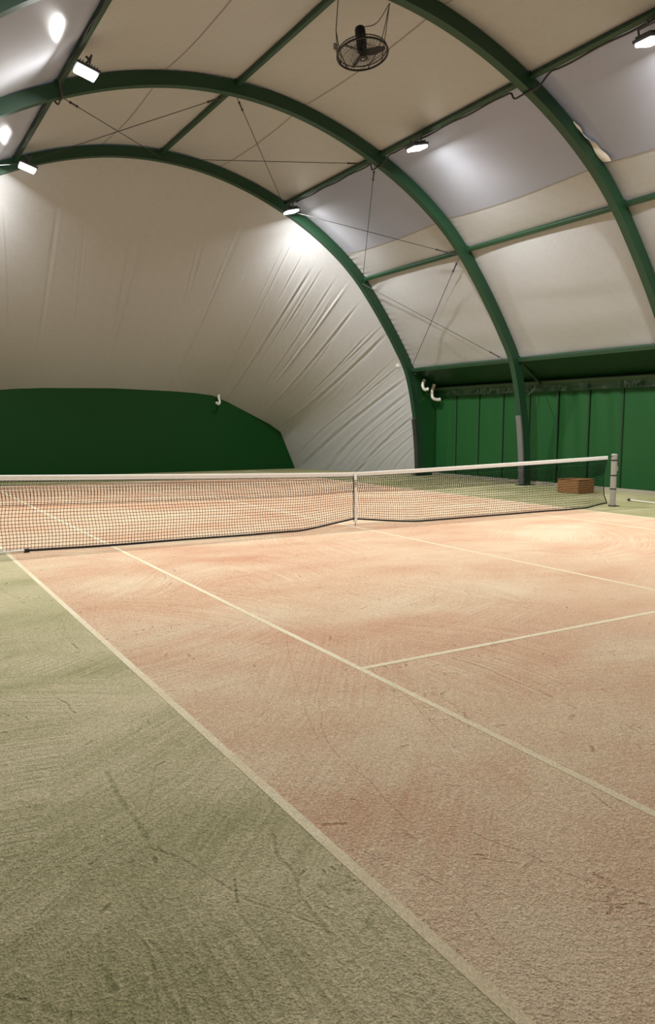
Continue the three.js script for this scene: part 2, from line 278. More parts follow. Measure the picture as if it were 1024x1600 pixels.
for (let k = 0; k < 34; k++) {           // long drag lines of the sweeping net
  const x = -7.4 + 7 * rnd(), z = 1 + 7 * rnd(), a = 1.2 + 0.9 * rnd(), l = 0.6 + 1.6 * rnd(), c = (rnd() - 0.5) * 0.5; const p = []; for (let j = 0; j <= 6; j++) p.push([x + Math.cos(a + c * j / 6) * l * j / 6, z + Math.sin(a + c * j / 6) * l * j / 6]); MARKS.push([p, 0.004 + 0.005 * rnd(), 0.08 + 0.14 * rnd()]);
}
const CELLS = []; reseed(31); for (let i = 0; i < 1024; i++) CELLS.push([rnd(), rnd(), rnd() * 3.14159, rnd()]);
function brush(x, z) {                   // raked bristle lines, in patches of one direction each
  const sx = x / 1.25, sz = z / 1.25, ix = Math.floor(sx), iz = Math.floor(sz); let best = 9, bc = null, bx = 0, bz = 0;
  for (let a = -1; a <= 1; a++) for (let b = -1; b <= 1; b++) { const c = CELLS[(((ix + a) & 31) << 5) | ((iz + b) & 31)], dx = ix + a + c[0] - sx, dz = iz + b + c[1] - sz, d = dx * dx + dz * dz; if (d < best) { best = d; bc = c; bx = dx; bz = dz; } }
  const th = bc[2], along = (bx * Math.cos(th) + bz * Math.sin(th)) * 1.25, r = (-bx * Math.sin(th) + bz * Math.cos(th)) * 1.25 + along * along * (bc[3] - 0.5) * 0.5;
  return (vn(r * 78 + bc[3] * 99, along * 1.6) - 0.5) * (0.25 + 0.75 * bc[3]) * smooth(1.1, 0.2, best);
}
function sandField(x, z) {               // how much sand lies on the pile, 0..1
  const warp = fbm(x * 0.6 + 7, z * 0.6 + 3, 2) * 1.6;
  let c = 0.6 + 0.95 * (fbm(x * 0.55 + warp, z * 1.25 - warp + 20, 4) - 0.5) + 0.5 * (fbm(x * 1.5 + 60, z * 2.3 + 11 + warp, 3) - 0.5);
  const dx = x + 5.25, dz = z - 9.3; c += 0.55 * Math.exp(-(dx * dx / 0.12 + dz * dz / 0.22)) * (0.6 + 0.8 * vn(x * 6, z * 6));
  const ex = x + 4.4, ez = z - 8.1; c += 0.3 * Math.exp(-(ex * ex / 0.3 + ez * ez / 0.5)) * (0.5 + vn(x * 5, z * 5));
  const rx = x + 2.95, rz = z - 1.85; c -= 0.5 * Math.exp(-(rx * rx / 0.7 + rz * rz / 0.1)) * (0.4 + vn(x * 4, z * 6));       // a swept red streak
  if (x > 5.485) c -= 0.45 * (0.5 + vn(x * 1.3 + 9, z * 0.9)); if (z < -11.885) c -= 0.4;                                 // the outer surround holds little sand
  return c;
}
const RED = [203, 154, 122], GREEN = [149, 147, 103], SAND = { red: [226, 205, 174], green: [211, 199, 165], line: [222, 203, 166] }, LINE = [243, 235, 208];
const SRGB = (t) => { t.colorSpace = THREE.SRGBColorSpace; return t; };
function turfTextures(x0, x1, z0, z1, w, h, kind, withBump) {
  const col = new Uint8Array(w * h * 4), bmp = withBump ? new Uint8Array(w * h * 4) : null, mark = new Float32Array(w * h);
  const kx = w / (x1 - x0), kz = h / (z1 - z0);
  for (const [p, wd, st] of MARKS) for (let s = 0; s + 1 < p.length; s++) {
    const [ax, az] = p[s], [bx, bz] = p[s + 1], R = Math.max(wd, 0.8 / Math.min(kx, kz)) * 2.2;
    const i0 = Math.max(0, Math.floor((Math.min(ax, bx) - R - x0) * kx)), i1 = Math.min(w - 1, Math.ceil((Math.max(ax, bx) + R - x0) * kx)), j0 = Math.max(0, Math.floor((Math.min(az, bz) - R - z0) * kz)), j1 = Math.min(h - 1, Math.ceil((Math.max(az, bz) + R - z0) * kz));
    const ux = bx - ax, uz = bz - az, L2 = ux * ux + uz * uz + 1e-9;
    for (let j = j0; j <= j1; j++) for (let i = i0; i <= i1; i++) {
      const x = x0 + (i + 0.5) / kx, z = z0 + (j + 0.5) / kz, t = clamp(((x - ax) * ux + (z - az) * uz) / L2), dx = x - ax - t * ux, dz = z - az - t * uz, d = Math.sqrt(dx * dx + dz * dz) / wd;
      if (d > 2.2) continue; const v = st * (Math.exp(-d * d * 1.6) - 0.45 * Math.exp(-(d - 1.5) * (d - 1.5) * 5)) * (0.35 + 1.1 * vn(x * 70, z * 70)); const k = j * w + i; if (Math.abs(v) > Math.abs(mark[k])) mark[k] = v;
    }
  }
  const fine = kx > 220, S = SAND[kind]; const T = kind === 'red' ? RED : kind === 'green' ? GREEN : LINE; const keep = kind === 'line' ? 0.7 : 1;
  for (let j = 0; j < h; j++) for (let i = 0; i < w; i++) {
    const x = x0 + (i + 0.5) / kx, z = z0 + (j + 0.5) / kz, k = j * w + i;
    const br = brush(x, z), m = mark[k];
    const g1 = vn(x * 95, z * 95) - 0.5, g2 = fine ? vn(x * 230 + 40, z * 230) - 0.5 : 0, g3 = LAT[(i * 7919 + j * 104729) & 65535] - 0.5;
    const cr = Math.abs(vn(x * 46 + br * 2, z * 46 + 5) - 0.5) * 2;          // crinkled crust
    let c = sandField(x, z) + 0.55 * br - 1.0 * m + 0.14 * g1 + 0.34 * g2 + 0.14 * (cr - 0.45);
    c = clamp(c, 0.04, 0.97) * keep;
    const speck = 1 + (fine ? 0.16 : 0.06) * g3 + 0.06 * g1 + 0.2 * g2 - 0.22 * Math.max(0, m);
    for (let q = 0; q < 3; q++) col[4 * k + q] = clamp((T[q] + (S[q] - T[q]) * c) * speck, 0, 255);
    col[4 * k + 3] = 255;
    if (bmp) { const hgt = 128 + 36 * g1 + 80 * g2 + 36 * (cr - 0.5) + 80 * br - 120 * m; bmp[4 * k] = bmp[4 * k + 1] = bmp[4 * k + 2] = clamp(hgt, 0, 255); bmp[4 * k + 3] = 255; }
  }
  const tex = (d) => { const t = new THREE.DataTexture(d, w, h); t.magFilter = THREE.LinearFilter; t.minFilter = THREE.LinearMipmapLinearFilter; t.generateMipmaps = true; t.needsUpdate = true; return t; };
  return { map: SRGB(tex(col)), bumpMap: bmp ? tex(bmp) : null };
}
const floor = structure('floor', 'sanded artificial turf, red court within a green surround', 'floor');
function turf(name, x0, x1, z0, z1, w, h, kind, withBump, top = 0, thick = 0.05) {
  const t = turfTextures(x0, x1, z0, z1, w, h, kind, withBump);
  const m = new THREE.MeshStandardMaterial({ map: t.map, roughness: 0.95 }); if (t.bumpMap) { m.bumpMap = t.bumpMap; m.bumpScale = 0.014; }
  const g = new THREE.BoxGeometry(x1 - x0, thick, z1 - z0); g.translate((x0 + x1) / 2, top - thick / 2, (z0 + z1) / 2);
  const p = g.attributes.position, uv = g.attributes.uv; for (let i = 0; i < p.count; i++) uv.setXY(i, (p.getX(i) - x0) / (x1 - x0), (p.getZ(i) - z0) / (z1 - z0));
  return mesh(name, g, m, floor);
}
const XL = -9.3, XR = 9.85, ZF = -15.85, ZN = 15.2, DB = 5.485, BL = 11.885;
turf('green_turf', -7.6, -DB, 3.5, 9.9, 900, 2048, 'green', true);
turf('green_turf', -7.6, -DB, -3, 3.5, 384, 1024, 'green', true);
turf('green_turf', -7.6, -DB, ZF, -3, 96, 512, 'green');
turf('green_turf', -7.6, -DB, 9.9, ZN, 128, 256, 'green');
turf('green_turf', XL, -7.6, ZF, ZN, 96, 1024, 'green');
turf('green_turf', DB, XR, -9, 3, 512, 1280, 'green');
turf('green_turf', DB, XR, ZF, -9, 256, 384, 'green');
turf('green_turf', DB, XR, 3, ZN, 128, 256, 'green');
turf('green_turf', -DB, DB, ZF, -BL, 640, 256, 'green');
turf('green_turf', -DB, DB, BL, ZN, 256, 128, 'green');
turf('red_turf', -DB, -1.4, 4.5, 9.9, 1800, 2048, 'red', true);
turf('red_turf', -DB, -1.4, -2, 4.5, 1024, 1600, 'red', true);
turf('red_turf', -1.4, DB, -2, 9.9, 1024, 1600, 'red', true);
turf('red_turf', -DB, DB, -BL, -2, 1100, 900, 'red');
turf('red_turf', -DB, DB, 9.9, BL, 256, 64, 'red');
const LW = 0.025, LT = 0.002;
for (const [x, n] of [[-5.46, 1], [-4.09, 1], [4.09, 0], [5.46, 0]]) {
  turf('court_line', x - LW, x + LW, 0, BL, n ? 20 : 8, n ? 2048 : 768, 'line', false, LT, 0.02);
  turf('court_line', x - LW, x + LW, -BL, 0, 8, 768, 'line', false, LT, 0.02);
}
for (const s of [-1, 1]) {
  const zs = s * 6.375; turf('court_line', -4.065, 4.065, zs - LW, zs + LW, s > 0 ? 1600 : 512, s > 0 ? 16 : 8, 'line', false, LT, 0.02);
  turf('court_line', -LW, LW, s > 0 ? 0 : -6.35, s > 0 ? 6.35 : 0, 12, s > 0 ? 1280 : 512, 'line', false, LT, 0.02);
  const zb = s * 11.835; turf('court_line', -5.435, 5.435, zb - 0.05, zb + 0.05, 512, 8, 'line', false, LT, 0.02);
}

// ------------------------------------------------------------------ steel arches
const ARCH_LABEL = ['green steel arch at the far end, framing the sloping cream end membrane', 'green steel arch in the middle of the view, grey pad on its leg', 'nearest visible green steel arch, crossing the top right corner of the photo', 'green steel arch overhead, next after the nearest visible one'];
for (let a = 0; a < 4; a++) {
  const z = ARCH_Z[a], t = thing('steel_arch', ARCH_LABEL[a], 'arch', [0, 0, 0], 0, 'green steel arches');
  mesh('arch_beam', archBeam(0, 1, -0.13, 0.13, z - 0.075, z + 0.075, 160), M.steel, t);
  mesh('arch_flange', archBeam(0, 1, -0.142, -0.131, z - 0.088, z + 0.088, 160), M.steel, t);
  for (const s of [1, -1]) {
    const up = uAtY(0.06), uq = uAtY(a === 0 ? 1.95 : 2.02), f = (u) => (s > 0 ? u : 1 - u);
    mesh('leg_pad', archBeam(Math.min(f(up), f(uq)), Math.max(f(up), f(uq)), -0.2, -0.143, z - 0.085, z + 0.09, 24), a === 0 ? M.padDark : M.padGrey, t);
    mesh('base_plate', box(0.44, 0.02, 0.34, XC + s * 8.93, 0.011, z), M.steel, t);
    const e = prof(U_EAVE + 0.004, 0.1, z), w = V(XC + 9.4, 2.9, z); e.x = XC + s * (e.x - XC); w.x = XC + s * (w.x - XC);
    mesh('eave_strut', bar(e, w, 0.06, 0.07), M.steel, t);
    const q0 = prof(uAtY(2.45), 0.12, z); q0.x = XC + s * (q0.x - XC); const q1 = V(XC + s * 9.38, 2.84, z); mesh('knee_brace', bar(q0, q1, 0.03, 0.04), M.rail, t);
  }
}

// ------------------------------------------------------------------ purlins running lengthwise
const PURL = [[U_EAVE, 'green eave beam above the right-hand green curtains'], [U_P3, 'green roof tube along the right side, above the lower cream panels'], [U_P2, 'green roof tube on the right carrying floodlights and a cable'], [0.5, 'green ridge tube at the crown, left of the hanging fan'], [1 - U_P2, 'green roof tube on the left carrying two floodlights'], [1 - U_P3, 'green roof tube low on the left, outside the photo'], [1 - U_EAVE, 'green eave beam on the left, outside the photo']];
for (const [u, label] of PURL) {
  const c = prof(u, 0.095), t = thing('roof_tube', label, 'beam', [0, 0, 0], 0, 'green roof tubes'); const w = u === U_EAVE || u === 1 - U_EAVE ? 0.11 : 0.1;
  const k = prof(u, 1).sub(prof(u, 0));
  for (let b = 0; b < 4; b++) {
    const g = new RoundedBoxGeometry(w, w, ARCH_Z[b + 1] - ARCH_Z[b] - 0.16, 2, 0.012); g.rotateZ(Math.atan2(k.y, k.x)); g.translate(c.x, c.y, (ARCH_Z[b] + ARCH_Z[b + 1]) / 2); mesh('tube_length', g, M.steel, t);
    for (const [zz, s] of [[ARCH_Z[b], 1], [ARCH_Z[b + 1], -1]]) { const p = new THREE.BoxGeometry(w + 0.07, w + 0.05, 0.014); p.rotateZ(Math.atan2(k.y, k.x)); p.translate(c.x, c.y, zz + s * 0.084); mesh('end_plate', p, M.steel, t); }
  }
}

// ------------------------------------------------------------------ crossed bracing cables in the farthest bay
const KN = { eave: U_EAVE, low: U_P3, lamp: U_P2, ridge: 0.5, left: 1 - U_P2, leftlow: 1 - U_P3 };
let braces = 0;
function brace(ua, za, ub, zb, label) {
  const off = braces++ % 2 ? -0.1 : -0.05;
  const t = thing('bracing_cable', label, 'cable', [0, 0, 0], 0, 'crossed bracing cables');
  const A = prof(ua, off, za), B = prof(ub, off, zb), d = B.clone().sub(A), L = d.length();
  const a = A.clone().addScaledVector(d, 0.025 / L), b = B.clone().addScaledVector(d, -0.025 / L);
  mesh('steel_rope', rod(a, b, 0.0085), M.steelCable, t);
  const m = a.clone().addScaledVector(d, 0.5 / L); mesh('turnbuckle', [rod(m.clone().addScaledVector(d, -0.13 / L), m.clone().addScaledVector(d, 0.13 / L), 0.018), rod(m.clone().addScaledVector(d, -0.16 / L), m.clone().addScaledVector(d, -0.13 / L), 0.026), rod(m.clone().addScaledVector(d, 0.13 / L), m.clone().addScaledVector(d, 0.16 / L), 0.026)], M.steelCable, t);
  return t;
}
const zA = -9.9, zB = -5.25;
brace(KN.ridge, zB, KN.left, zA, 'bracing cable from mid-arch ridge down to the far left floodlight');
brace(KN.left, zB, KN.ridge, zA, 'bracing cable from the nearer left floodlight to the far ridge');
brace(KN.ridge, zB, KN.lamp, zA, 'steep bracing cable from mid-arch ridge to the far right floodlight');
brace(KN.lamp, zB, KN.ridge, zA, 'nearly level bracing cable between far ridge and middle arch');
brace(KN.lamp, zB, KN.low, zA, 'upright bracing cable hanging between right roof tubes at the far bay');
brace(KN.low, zB, KN.lamp, zA, 'slanting bracing cable from the far right floodlight to the middle arch');
brace(KN.low, zB, KN.eave, zA, 'bracing cable over the lower cream panel, rising toward the middle arch');
brace(KN.eave, zB, KN.low, zA, 'bracing cable over the lower cream panel, falling toward the middle arch');
brace(KN.leftlow, zB, KN.left, zA, 'bracing cable crossing the glossy panel at the left edge');

// ------------------------------------------------------------------ floodlights
function flood(x, y, z, u, label) {
  const t = thing('floodlight', label, 'floodlight', [x, y, z], 0, 'floodlights under the roof tubes');
  mesh('housing', [box(0.42, 0.05, 0.34, 0, 0.03, 0, 0.012), ...[-0.15, -0.1, -0.05, 0, 0.05, 0.1, 0.15].map((q) => box(0.012, 0.05, 0.28, q, 0.075, 0))], M.lampHouse, t);
  mesh('lens', box(0.37, 0.06, 0.29, 0, -0.026, 0, 0.02), M.lens, t);
  const top = prof(u, -0.02).sub(V(x, y, 0)); top.z = 0;
  mesh('bracket', [box(0.03, 0.17, 0.02, 0, 0.13, 0.18), box(0.03, 0.17, 0.02, 0, 0.13, -0.18), box(0.03, 0.02, 0.38, 0, 0.215, 0), bar(V(0, 0.215, 0), V(top.x, Math.max(0.24, top.y), 0), 0.03, 0.03)], M.lampHouse, t);
  const l = new THREE.RectAreaLight(LAMP.color, LAMP.power, 0.37, 0.29); l.position.set(0, -0.062, 0); l.rotation.x = -Math.PI / 2; l.name = 'lamp_light'; t.add(l);
  const sp = new THREE.SpotLight(LAMP.color, LAMP.beam, 0, 1.32, 0.95, 2); sp.position.set(0, -0.07, 0); sp.target.position.set(0, -1, 0); sp.castShadow = true; sp.shadow.radius = 8; sp.name = 'lamp_beam'; t.add(sp); t.add(sp.target); sp.target.name = 'beam_aim';
  t.rotation.z = (x > XC ? 1 : -1) * 0.27;
}
const uR = U_P2, uLft = 1 - U_P2;
flood(3.86, 7.8, -9.35, uR, 'lit floodlight at the far arch, right side, above the sloping membrane');
flood(3.82, 7.8, -3.42, uR, 'lit floodlight on the right roof tube between middle and nearest arches');
flood(3.98, 7.75, 2.35, uR, 'lit floodlight cut by the right edge of the photo');
flood(3.98, 7.78, 8.2, uR, 'lit floodlight on the right roof tube behind the viewpoint');
flood(-3.3, 7.8, -9.32, uLft, 'lit floodlight at the far arch near the left edge');
flood(-3.34, 7.8, -3.5, uLft, 'lit floodlight on the left roof tube, close before the middle arch');
flood(-3.42, 7.8, 2.35, uLft, 'lit floodlight on the left roof tube above the top of the photo');

// power cables tied under the lamp tubes
for (const [u, s, label] of [[U_P2, 1, 'slack dark power cable tied along the right floodlight tube'], [1 - U_P2, -1, 'slack dark power cable tied along the left floodlight tube']]) {
  const pts = []; for (let z = -9.4; z <= 8.6; z += 0.2) { const arch = ARCH_Z.some((q) => Math.abs(q - z) < 0.33); const q = prof(u - s * 0.078 / LEN, arch ? -0.165 : 0.07 - 0.035 * Math.pow(Math.sin(z * 2.4), 2), z); pts.push(q); }
  const c = mesh('power_cable', tube(pts, 0.018, 320, 6), M.wire, scene); c.userData = { label, category: 'cable' };
}

// ------------------------------------------------------------------ hanging cage fan
{
  const t = thing('cage_fan', 'dark round cage fan hanging on ropes under the roof ridge', 'fan', [0.5, 7.86, -0.6]);
  const tilt = new THREE.Matrix4().makeRotationFromEuler(new THREE.Euler(-0.16, 0, 0.1)); const turnY = new THREE.Matrix4().makeRotationY(-0.54); const Mx = turnY.clone().multiply(tilt);
  const put = (g) => { g.applyMatrix4(Mx); return g; };
  const R = 0.425, ring = (r, y, k = 0.012) => { const g = new THREE.TorusGeometry(r, k, 8, 64); g.rotateX(Math.PI / 2); g.translate(0, y, 0); return g; };
  mesh('guard_ring', put(ring(R, 0, 0.017)), M.fanDark, t); mesh('guard_ring', put(ring(R - 0.01, 0.06, 0.008)), M.fanDark, t);
  const wires = []; for (let k = 0; k < 44; k++) { const a = k / 44 * 6.2832, c = Math.cos(a), s = Math.sin(a); wires.push(rod(V(0.07 * c, -0.07, 0.07 * s), V(R * 0.72 * c, -0.06, R * 0.72 * s), 0.0028, 5), rod(V(R * 0.72 * c, -0.06, R * 0.72 * s), V(R * c, 0, R * s), 0.0028, 5), rod(V(R * c, 0, R * s), V((R - 0.01) * c, 0.06, (R - 0.01) * s), 0.0028, 5), rod(V((R - 0.01) * c, 0.06, (R - 0.01) * s), V(0.1 * c, 0.13, 0.1 * s), 0.0028, 5)); }
  wires.push(ring(0.2, -0.066, 0.003), ring(0.34, -0.061, 0.003)); mesh('wire_guard', put(mergeGeometries(wires.map((g) => g.toNonIndexed()))), M.fanWire, t);
  const hub = mesh('hub', put(mergeGeometries([cyl(0.065, 0.075, 0.05, 0, -0.05, 0, 24).toNonIndexed(), cyl(0.05, 0.05, 0.12, 0, 0.02, 0, 20).toNonIndexed()])), M.fanDark, t);
  mesh('hub_badge', put(cyl(0.022, 0.022, 0.006, 0, -0.079, 0, 18)), M.alu, hub);
  mesh('motor', put(new THREE.LatheGeometry([[0.001, 0.05], [0.075, 0.05], [0.088, 0.08], [0.09, 0.42], [0.078, 0.46], [0.05, 0.48], [0.001, 0.485]].map(([r, y]) => new THREE.Vector2(r, y)), 28)), M.fanDark, t);
  for (const a of [0.12, 2.35, 4.25]) {
    const g = grid(14, 6, (i, j) => { const r = lerp(0.05, 0.385, i), w = 0.045 + 0.075 * Math.sin(Math.PI * clamp(0.15 + i * 0.8)); const q = (j - 0.5) * w, tw = lerp(0.75, 0.3, i); return V(r, 0.02 + q * Math.sin(tw), q * Math.cos(tw) + 0.04 * i * i); });
    const sh = g.clone().translate(0, 0.006, 0); const m = mergeGeometries([g, sh]); m.rotateY(-a); mesh('blade', put(m), M.fanDark, t);
  }
  const at = (a, y = 0.02) => V(R * Math.cos(a), y, R * Math.sin(a)).applyMatrix4(Mx), loc = (x, y, z) => V(x - 0.5, y - 7.86, z + 0.6);
  const mtop = V(0, 0.47, 0).applyMatrix4(Mx);
  const rope = (...p) => mesh('hanging_rope', tube(p, 0.0075, 30, 6), M.rope, t);
  const hookL = loc(0.28, 8.9, -1.02), knotL = hookL.clone().lerp(at(3.5), 0.5).add(V(-0.05, -0.04, 0));
  rope(hookL, hookL.clone().lerp(knotL, 0.5), knotL); rope(knotL, knotL.clone().lerp(at(4.1), 0.45).add(V(-0.02, -0.07, 0)), at(4.1)); rope(knotL, knotL.clone().lerp(at(3.7), 0.6).add(V(-0.02, -0.06, 0)), at(3.7));
  const hookR = loc(0.86, 8.645, -0.34);
  rope(hookR, hookR.clone().lerp(at(5.65), 0.5), at(5.65)); rope(hookR, hookR.clone().lerp(mtop, 0.55).add(V(0.05, -0.1, 0)), mtop); rope(hookR, hookR.clone().lerp(at(5.0), 0.55).add(V(0.05, -0.06, 0)), at(5.0));
  const jb = knotL.clone().lerp(at(3.7), 0.55).add(V(-0.06, 0.02, 0)); mesh('junction_box', box(0.075, 0.11, 0.04, jb.x, jb.y, jb.z, 0.01), M.alu, t);
  mesh('power_lead', tube([jb, jb.clone().add(V(0.02, -0.12, 0.02)), jb.clone().add(V(0.1, -0.1, 0)), at(3.7)], 0.006, 24, 6), M.wire, t);
}

// ------------------------------------------------------------------ tennis net
const NX0 = -6.36, NX1 = 6.3;
const bottomLift = (x) => { const c = Math.abs(x); return 0.014 + 0.115 * Math.pow(clamp(1 - c / (x < 0 ? 1.15 : 1.3)), 1.3) + 0.06 * smooth(5.6, 6.3, x) + 0.006 * vn(x * 2, 3); };
const bottomZ = (x) => (0.09 + 0.05 * (vn(x * 0.9 + 4, 1) - 0.5)) * smooth(0, 1.2, Math.abs(x)) * (1 - 0.8 * smooth(5.3, 6.3, x)) - 0.16 * smooth(3.6, 5.4, -x);
const topY = (x) => 0.905 + 0.155 * Math.pow(Math.abs(x) / 6.4, 1.15);
function netPoint(x, v) {
  const yt = topY(x) - 0.03, yb = bottomLift(x); const y = lerp(yt, yb, v);
  const belly = 0.05 * Math.sin(Math.PI * v) * (vn(x * 0.7 + 11, v * 1.5) - 0.35) + 0.02 * (vn(x * 2.3, v * 5) - 0.5) * Math.sin(Math.PI * v);
  const xe = x > 5.8 ? -0.1 * Math.sin(Math.PI * clamp(v * 0.95)) * smooth(5.8, 6.3, x) + 0.06 * smooth(0.75, 1, v) * smooth(5.8, 6.3, x) : 0;
  const slack = 0.018 * Math.sin(v * 9 + x * 1.3) * Math.sin(Math.PI * v);
  return V(x + xe + slack, y, bottomZ(x) * Math.pow(v, 1.4) + belly);
}
function cordMesh(lines, r) {            // triangular cords along polylines
  let nv = 0, ni = 0; for (const l of lines) { nv += l.length * 3; ni += (l.length - 1) * 18; }
  const pos = new Float32Array(nv * 3), nor = new Float32Array(nv * 3), idx = new Uint32Array(ni); let k = 0, q = 0;
  for (const l of lines) {
    const vertical = Math.abs(l[0].y - l[l.length - 1].y) > Math.abs(l[0].x - l[l.length - 1].x), base = k;
    for (let i = 0; i < l.length; i++) for (let a = 0; a < 3; a++, k++) {
      const th = a * 2.0944 + 0.5, c = Math.cos(th), s = Math.sin(th), p = l[i];
      const n = vertical ? [c, 0, s] : [0, c, s]; pos.set([p.x + n[0] * r, p.y + n[1] * r, p.z + n[2] * r], k * 3); nor.set(n, k * 3);
      if (i < l.length - 1) { const b = (a + 1) % 3, A = base + i * 3 + a, B = base + i * 3 + b, C = A + 3, D = B + 3; idx.set([A, C, B, B, C, D], q); q += 6; }
    }
  }
  const g = new THREE.BufferGeometry(); g.setAttribute('position', new THREE.BufferAttribute(pos, 3)); g.setAttribute('normal', new THREE.BufferAttribute(nor, 3)); g.setAttribute('uv', new THREE.BufferAttribute(new Float32Array(nv * 2), 2)); g.setIndex(new THREE.BufferAttribute(idx, 1)); return g;
}
{
  const t = thing('tennis_net', 'black mesh tennis net with white headband stretched across the court', 'tennis net');
  const cell = 0.0445, nxc = Math.round((NX1 - NX0) / cell), nyc = 21, upper = 0.36;
  const lines = [];
  for (let i = 0; i <= nxc; i++) { const x = NX0 + i * cell, l = []; for (let j = 0; j <= nyc; j++) l.push(netPoint(x, j / nyc)); lines.push(l); }
  for (let j = 0; j <= nyc; j++) { const l = []; for (let i = 0; i <= nxc; i++) l.push(netPoint(NX0 + i * cell, j / nyc)); lines.push(l); }
  mesh('netting', cordMesh(lines, 0.0038), M.cord, t);
  const up = [];                         // the doubled upper third hangs as a second, skewed layer
  for (let i = 0; i <= nxc; i++) { const x = NX0 + i * cell, l = []; for (let j = 0; j <= 8; j++) { const v = j / 8 * upper; const p = netPoint(Math.min(NX1, x + 0.012 + 0.035 * j / 8), v); p.z += 0.022 * Math.sin(Math.PI * j / 8) + 0.004; l.push(p); } up.push(l); }
  for (let j = 1; j <= 8; j++) { const l = []; for (let i = 0; i <= nxc; i++) { const p = netPoint(NX0 + i * cell, j / 8 * upper); p.z += 0.022 * Math.sin(Math.PI * j / 8) + 0.004; p.y += j === 8 ? 0 : 0.012; l.push(p); } up.push(l); }
  mesh('netting_upper', cordMesh(up, 0.003), M.cord, t);
  const seamLine = []; for (let i = 0; i <= nxc; i++) { const p = netPoint(NX0 + i * cell, upper); p.z += 0.004; p.y += 0.004 * (vn(i * 0.4, 9) - 0.5); seamLine.push(p); } mesh('lacing_cord', cordMesh([seamLine], 0.0055), M.cord, t);
  // headband: folded white tape with a stitched groove
  const band = (o, y0, y1) => grid(180, 2, (i, j) => { const x = lerp(NX0 - 0.02, NX1 + 0.02, i); return V(x, topY(x) + lerp(y0, y1, j) + 0.003 * (vn(x * 5, 2) - 0.5), o * (1 - 0.2 * Math.abs(j - 0.5))); });
  mesh('headband', [band(0.011, -0.06, -0.028), band(0.0125, -0.0245, 0.006), band(-0.011, -0.06, 0.006), grid(180, 4, (i, j) => { const x = lerp(NX0 - 0.02, NX1 + 0.02, i), a = Math.PI * j; return V(x, topY(x) + 0.006 + 0.008 * Math.sin(a), 0.0115 * Math.cos(a)); }), band(0.008, -0.03, -0.022)], M.tape, t);
  const bt = []; for (let i = 0; i <= 200; i++) { const x = lerp(NX0, NX1, i / 200), p = netPoint(x, 1); p.y += 0.002; bt.push(p); }
  mesh('bottom_tape', grid(200, 6, (i, j) => { const p = bt[Math.round(i * 200)], a = j * 6.2832; return V(p.x, p.y + 0.004 + 0.017 * Math.sin(a), p.z + 0.006 * Math.cos(a)); }), M.black, t);
  const ec = []; for (let j = 0; j <= 16; j++) ec.push(netPoint(NX1, j / 16)); mesh('side_cord', tube(ec, 0.009, 40, 6), M.black, t);
  const el = []; for (let j = 0; j <= 16; j++) el.push(netPoint(NX0, j / 16)); mesh('side_cord', tube(el, 0.009, 40, 6), M.black, t);
  // centre strap and its floor anchor
  const strap = mesh('centre_strap', [grid(2, 20, (i, j) => { const v = j, p = netPoint(0, v); return V(lerp(-0.026, 0.026, i) + 0.02 * v, lerp(topY(0) + 0.016, 0.085, v), Math.max(p.z, 0) + 0.02); }), box(0.052, 0.006, 0.045, 0, topY(0) + 0.016, 0), grid(2, 20, (i, j) => V(lerp(-0.026, 0.026, i) + 0.02 * j, lerp(topY(0) + 0.016, 0.085, j), -0.02))], M.strap, t);
  mesh('strap_buckle', box(0.062, 0.035, 0.012, 0.018, 0.1, 0.024, 0.004), M.strap, strap);
  mesh('floor_anchor', [rod(V(0.02, 0.004, 0.005), V(0.02, 0.09, 0.005), 0.008)], M.alu, t);
  for (const s of [1, -1]) mesh('net_cable', rod(V(s > 0 ? NX1 : NX0, 1.055, 0), V(s > 0 ? 6.472 : -6.452, 1.06, 0), 0.007), M.black, t);
}
function netPost(x, label) {
  const t = thing('net_post', label, 'post', [x, 0, 0], 0, 'net posts');
  mesh('pole', [cyl(0.062, 0.062, 1.07, 0, 0.536, 0, 28)], M.post, t);
  mesh('cap', [cyl(0.064, 0.066, 0.035, 0, 1.085, 0, 28), cyl(0.055, 0.064, 0.01, 0, 1.107, 0, 28)], M.post, t);
  for (const y of [0.98, 0.66, 0.375]) mesh('strap_band', cyl(0.067, 0.067, 0.022, 0, y, 0, 28), M.black, t);
  mesh('base_collar', [cyl(0.08, 0.085, 0.025, 0, 0.014, 0, 28), box(0.2, 0.012, 0.12, 0.04, 0.006, 0.02, 0.003)], M.wire, t);
  mesh('cable_winch', [box(0.05, 0.1, 0.05, (x > 0 ? 1 : -1) * 0.08, 0.8, 0, 0.008), rod(V((x > 0 ? 1 : -1) * 0.1, 0.8, 0), V((x > 0 ? 1 : -1) * 0.13, 0.8, 0), 0.008)], M.post, t);
}
netPost(6.54, 'grey metal net post with three dark bands at the right end of the net');
netPost(-6.52, 'grey metal net post holding the near left end of the net');

// ------------------------------------------------------------------ sticks on the ground at both ends of the net
function stick(a, b, label) {
  const t = thing('net_stick', label, 'stick', [0, 0, 0], 0, 'white sticks on the ground');
  const d = b.clone().sub(a).normalize(); mesh('shaft', rod(a, b, 0.014, 12), M.white, t);
  mesh('end_cap', [rod(a.clone().addScaledVector(d, -0.035), a.clone().addScaledVector(d, 0.03), 0.027, 14)], M.black, t);
  mesh('end_cap', [rod(b.clone().addScaledVector(d, -0.03), b.clone().addScaledVector(d, 0.02), 0.022, 14)], M.black, t);
}
stick(V(-5.22, 0.03, -0.02), V(-6.3, 0.03, 0.06), 'white stick with black tip lying under the net at the left edge');
stick(V(7.82, 0.03, -0.56), V(7.62, 0.03, 0.56), 'white stick with black tip lying beyond the right net post');

